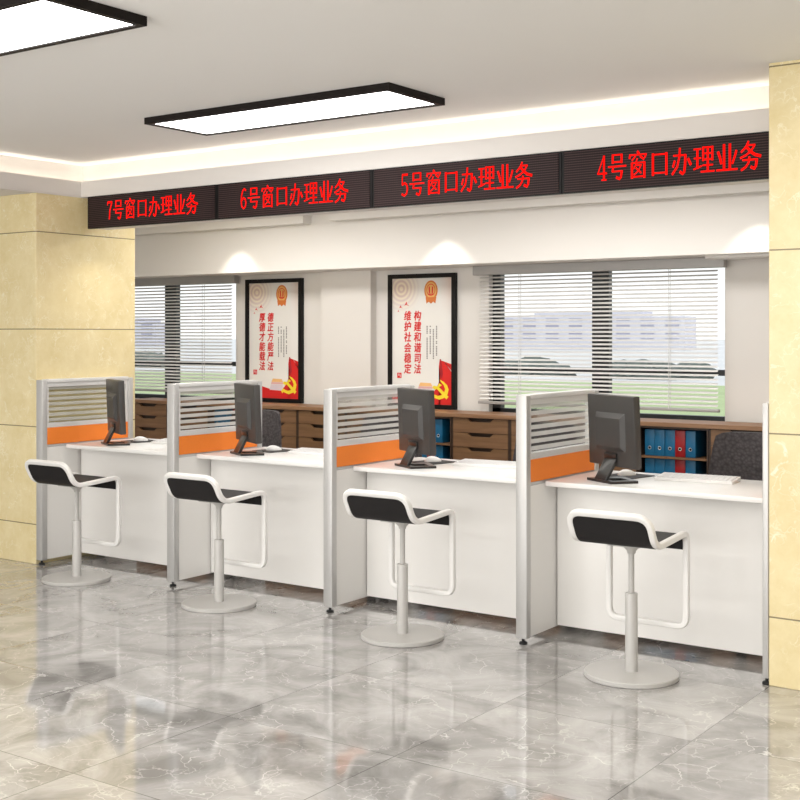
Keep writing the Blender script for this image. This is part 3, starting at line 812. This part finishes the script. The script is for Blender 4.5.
def poly(bm, pts, y):
    bm.faces.new([bm.verts.new((p[0], y, p[1])) for p in pts])
def disc(bm, cx, cz, r, y, n=28, rz=None):
    rz = rz or r
    poly(bm, [(cx + r * math.cos(2 * PI * k / n), cz + rz * math.sin(2 * PI * k / n)) for k in range(n)], y)
def ring(bm, cx, cz, r0, r1, y, n=32, a0=0, a1=2 * PI, k1=1.0):
    for k in range(n):
        t0, t1 = a0 + (a1 - a0) * k / n, a0 + (a1 - a0) * (k + 1) / n
        poly(bm, [(cx + r0 * math.cos(t0), cz + k1 * r0 * math.sin(t0)), (cx + r1 * math.cos(t0), cz + k1 * r1 * math.sin(t0)), (cx + r1 * math.cos(t1), cz + k1 * r1 * math.sin(t1)), (cx + r0 * math.cos(t1), cz + k1 * r0 * math.sin(t1))], y)

def poster(x0, x1, z0, z1, cols, label):
    """frame local origin: lower left corner of the frame, on the wall"""
    t = thing('wall_poster', label, 'poster', (x0, YB, z0), group='black framed posters on the back wall')
    W, H = x1 - x0, z1 - z0; e = .032
    b = NB()
    box(b, 0, W, -.035, 0, 0, e); box(b, 0, W, -.035, 0, H - e, H); box(b, 0, e, -.035, 0, e, H - e); box(b, W - e, W, -.035, 0, e, H - e)
    obj('picture_frame', b, M['frameblk'], t, smooth=20)
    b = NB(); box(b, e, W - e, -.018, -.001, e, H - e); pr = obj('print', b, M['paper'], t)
    y = -.019
    # big vertical lettering, right column first
    for ci, s in enumerate(cols):
        cx = (.262, .172)[ci]
        for k, ch in enumerate(s):
            me = text_mesh('lettering', ch, .078, None, None, 0, 0, shear=.12)
            for v in me.vertices: v.co = Vector((v.co.x * .86, 0, v.co.y))
            bmt = bmesh.new(); bmt.from_mesh(me)                    # thicken the brush strokes
            for dx, dz in ((.0022, .0), (-.0022, .0), (0, .002), (0, -.002)):
                geo = bmesh.ops.duplicate(bmt, geom=[f for f in bmt.faces if f.tag is False][:0] or list(bmt.faces)[:len(me.polygons)])
                for v in {v for v in geo['geom'] if isinstance(v, bmesh.types.BMVert)}: v.co += Vector((dx, -.0002 * (dx > 0) - .0004 * (dz > 0) - .0003 * (dx < 0) - .0001 * (dz < 0), dz))
            bmt.to_mesh(me); bmt.free()
            me.materials.clear(); me.materials.append(M['pred'])
            o = bpy.data.objects.new('lettering', me); COL.objects.link(o); o.parent = pr
            o.location = (cx, y, .685 - k * .0795)
    # small text columns
    b = NB(); rnd = random.Random(3)
    for c in range(4):
        z = .615; cx = .345 + c * .028; zend = .375 + .03 * ((c * 3) % 2) - .02 * c % .02
        while z > zend:
            if rnd.random() > .14:
                poly(b, [(cx, z), (cx + .011, z), (cx + .011, z - .009), (cx, z - .009)], y)
            z -= .0125
    obj('small_text', b, M['pgrey'], pr)
    # emblem: round gold ring with red field, gate and ears, ribbon knot below
    ex, ez = .385, .878
    b = NB(); disc(b, ex, ez, .060, y, 32, .074); obj('emblem_disc', b, M['porange2'], pr)
    b = NB(); disc(b, ex, ez + .002, .049, y - .0006, 32, .060); obj('emblem_field', b, M['pgold'], pr)
    b = NB(); ring(b, ex, ez + .004, .034, .039, y - .0012, k1=1.15)
    for s in (-1, 1): poly(b, [(ex + s * .006, ez - .02), (ex + s * .018, ez - .022), (ex + s * .020, ez + .024), (ex + s * .010, ez + .032)], y - .0012)
    poly(b, [(ex - .03, ez - .032), (ex + .03, ez - .032), (ex + .024, ez - .024), (ex - .024, ez - .024)], y - .0012)
    obj('emblem_gate', b, M['pred'], pr)
    b = NB(); poly(b, [(ex - .048, ez - .05), (ex + .048, ez - .05), (ex + .040, ez - .098), (ex + .02, ez - .084), (ex, ez - .100), (ex - .02, ez - .084), (ex - .040, ez - .098)], y - .0009); obj('emblem_ribbon', b, M['porange2'], pr)
    # small birds
    b = NB()
    for cx, cz, s in ((.165, .775, 1.2), (.112, .755, .9), (.09, .725, .6)):
        poly(b, [(cx - .018 * s, cz - .006 * s), (cx, cz + .02 * s), (cx + .003 * s, cz)], y); poly(b, [(cx, cz + .004 * s), (cx + .02 * s, cz - .008 * s), (cx + .002 * s, cz - .004 * s)], y)
    obj('birds', b, M['pred'], pr)
    # seal stamp
    b = NB(); poly(b, [(.078, .222), (.118, .222), (.118, .262), (.078, .262)], y); obj('seal_stamp', b, M['pred'], pr)
    b = NB(); poly(b, [(.088, .238), (.100, .238), (.100, .256), (.088, .256)], y - .0006); poly(b, [(.104, .228), (.112, .228), (.112, .25), (.104, .25)], y - .0006); obj('seal_marks', b, M['ppink'], pr)
    # red silk at the bottom and up the right side
    Wd = W - e
    b = NB(); top = [(e, .118), (.10, .128), (.17, .128), (.24, .112), (.30, .098), (.36, .100), (.41, .125), (.44, .165), (.46, .21), (.468, .27), (.455, .315), (.462, .362), (.50, .352), (Wd, .330)]
    for p, q in zip(top, top[1:]): poly(b, [(p[0], e), (q[0], e), q, p], y)
    obj('red_silk', b, M['pred'], pr)
    b = NB(); poly(b, [(.462, .366), (.474, .37), (.492, .26), (.482, .22), (.470, .25)], y - .0006); obj('silk_fold', b, M['pred2'], pr)
    b = NB(); poly(b, [(.505, .345), (.515, .342), (.565, .275), (Wd - .004, .262), (Wd - .004, .282)], y - .0006); obj('silk_highlight', b, M['ppink'], pr)
    # pale gate tower
    b = NB(); poly(b, [(.275, .165), (.398, .165), (.385, .190), (.290, .192)], y - .0008); obj('tower_roof', b, M['porange'], pr)
    b = NB(); poly(b, [(.270, .148), (.400, .148), (.396, .163), (.276, .163)], y - .0008); obj('tower_wall', b, M['ppink'], pr)
    b = NB(); poly(b, [(.255, .10), (.40, .095), (.395, .145), (.27, .145)], y - .0008); obj('tower_base', b, M['plav'], pr)
    # hammer and sickle
    hx, hz = .462, .142
    q = lambda px, py: (hx + (px - 335) / 20 * .0086, hz + (470 - py) / 20 * .0070)
    b = NB(); poly(b, [q(*c) for c in ((335, 255), (420, 300), (490, 370), (520, 460), (500, 560), (430, 640), (330, 680), (240, 650), (200, 625), (175, 665), (140, 610), (190, 540), (230, 575), (300, 600), (370, 585), (430, 530), (450, 450), (420, 370), (360, 300))], y - .0012)
    obj('sickle', b, M['pyel'], pr)
    b = NB(); poly(b, [q(*c) for c in ((180, 430), (215, 385), (290, 400), (330, 330), (385, 375), (345, 400), (320, 410), (520, 610), (475, 670), (275, 450), (250, 478))], y - .0016)
    obj('hammer', b, M['pyel'], pr)
    return t
poster(-.556, .046, .905, 1.908, ('德正方能严法', '厚德才能载法'), 'left framed poster with red vertical lettering, beside the left window')
poster(.897, 1.503, .905, 1.908, ('构建和谐司法', '维护社会稳定'), 'right framed poster with red vertical lettering, beside the right window')

# ------------------------------------------------------------------ outside
b = NB(); box(b, -420, 220, 12, 100, -3.4, -3.0); struct('lawn', b, M['lawn'])
b = NB(); box(b, -900, 420, 100.01, 1200, -3.4, -3.02); struct('haze_ground', b, M['haze_ground'])  # added far ground, distance haze put into its pale colour
def building(loc, w, d, h, nx, nz, label):
    t = thing('office_building', label, 'building', loc, R(10), group='pale buildings beyond the windows')
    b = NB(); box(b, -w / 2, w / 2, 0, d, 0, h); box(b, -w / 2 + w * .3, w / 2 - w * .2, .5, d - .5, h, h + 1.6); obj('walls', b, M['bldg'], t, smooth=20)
    win = None
    for i in range(nx):
        for k in range(nz):
            x = -w / 2 + (i + .5) * w / nx; z = 2 + (k + .35) * (h - 2) / nz
            if win is None:
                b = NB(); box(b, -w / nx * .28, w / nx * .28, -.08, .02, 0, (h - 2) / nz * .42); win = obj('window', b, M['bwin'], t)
                win.location = (x, 0, z)
            else:
                c = win.copy(); COL.objects.link(c); c.location = (x, 0, z)
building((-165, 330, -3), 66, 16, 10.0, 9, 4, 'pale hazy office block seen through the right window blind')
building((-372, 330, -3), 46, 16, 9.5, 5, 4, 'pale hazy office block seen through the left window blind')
def bush(loc, r, h, label, seed):
    rnd = random.Random(seed)
    b = NB()
    for k in range(9):
        x, y = rnd.uniform(-r, r) * .8, rnd.uniform(-.5, .5) * r * .5; s = rnd.uniform(.5, .8)
        m_ = Matrix.Translation((x, y, h * s * .42)) @ Matrix.Diagonal((r * .5, r * .35, h * s * .62, 1))
        bmesh.ops.create_icosphere(b, subdivisions=3, radius=1, matrix=m_)
    for v in b.verts: v.co += Vector((rnd.uniform(-1, 1), rnd.uniform(-1, 1), rnd.uniform(-1, 1))) * .05 * r
    o = obj('bush', b, M['bush'], loc=loc)
    return tag(o, label, 'bush', 'dark bushes on the lawn outside')
bush((-64, 118, -3), 7, 2.3, 'dark leafy bush on the lawn outside the middle of the right window', 1)
bush((-45, 112, -3), 5, 2.4, 'dark leafy bush on the lawn outside the right edge of the right window', 2)
bush((-128, 116, -3), 9, 2.8, 'dark leafy bush on the lawn outside the left window', 3)

# ------------------------------------------------------------------ lights
def area(name, loc, sx, sy, e, col=(1, .97, .93), rot=(0, 0, 0), spread=PI):
    l = bpy.data.lights.new(name, 'AREA'); l.shape = 'RECTANGLE'; l.size = sx; l.size_y = sy; l.energy = e; l.color = col; l.spread = spread
    o = bpy.data.objects.new(name, l); COL.objects.link(o); o.location = loc; o.rotation_euler = rot
    return o
def spot(name, loc, e, ang, col=(1, .94, .84), blend=.25):
    l = bpy.data.lights.new(name, 'SPOT'); l.energy = e; l.spot_size = R(ang); l.spot_blend = blend; l.color = col; l.shadow_soft_size = .012
    o = bpy.data.objects.new(name, l); COL.objects.link(o); o.location = loc
    return o
area('hall_fill_a', (2.3, -4.4, 2.52), 3.0, .8, 72)  # this and the next two: unseen fill added over the hall, no fixtures
area('hall_fill_b', (5.6, -3.2, 2.52), 1.2, 3.0, 52)
area('hall_fill_c', (5.4, -.9, 2.52), 1.5, .6, 8)
area('rear_fill_a', (.4, 1.25, 2.40), 2.2, .5, 30)  # this and the next: unseen fill added to brighten the back wall
area('rear_fill_b', (3.2, 1.25, 2.40), 2.2, .5, 30)
for x in (-1.705, -.295, 1.658, 3.883): spot('downlight', (x, 1.99, 2.385), 17, 78, blend=.4)
spot('column_downlight', (.26, .46, 2.14), 7, 120, blend=1.0)
area('front_fill', (2.5, -7.3, 1.5), 8.0, 2.2, 235, (1, .985, .96), (R(90), 0, 0))  # added frontal fill behind the camera, no glazed entrance there

w = bpy.data.worlds.new('World'); scene.world = w; w.use_nodes = True
N = w.node_tree.nodes; L = w.node_tree.links
bg = N['Background']; tc = N.new('ShaderNodeTexCoord'); sp = N.new('ShaderNodeSeparateXYZ'); L.new(tc.outputs['Generated'], sp.inputs[0])
cr = N.new('ShaderNodeValToRGB'); L.new(sp.outputs[2], cr.inputs[0])
cr.color_ramp.elements[0].position = 0; cr.color_ramp.elements[0].color = (1, 1, 1, 1)
cr.color_ramp.elements[1].position = .6; cr.color_ramp.elements[1].color = (.88, .93, 1, 1)
L.new(cr.outputs[0], bg.inputs['Color']); bg.inputs['Strength'].default_value = 1.25

# ------------------------------------------------------------------ camera
cd = bpy.data.cameras.new('Camera'); cam = bpy.data.objects.new('Camera', cd); COL.objects.link(cam)
cd.sensor_width = 36; cd.lens = 1231.94 / 800 * 36; cd.shift_y = (335.16 - 400) / 800
cam.location = (6.363, -5.0429, 1.4504); cam.rotation_euler = (PI / 2, 0, .6142)
cd.clip_end = 2000
scene.camera = cam
scene.view_settings.view_transform = 'Standard'
scene.view_settings.look = 'None'
scene.view_settings.exposure = 0.0
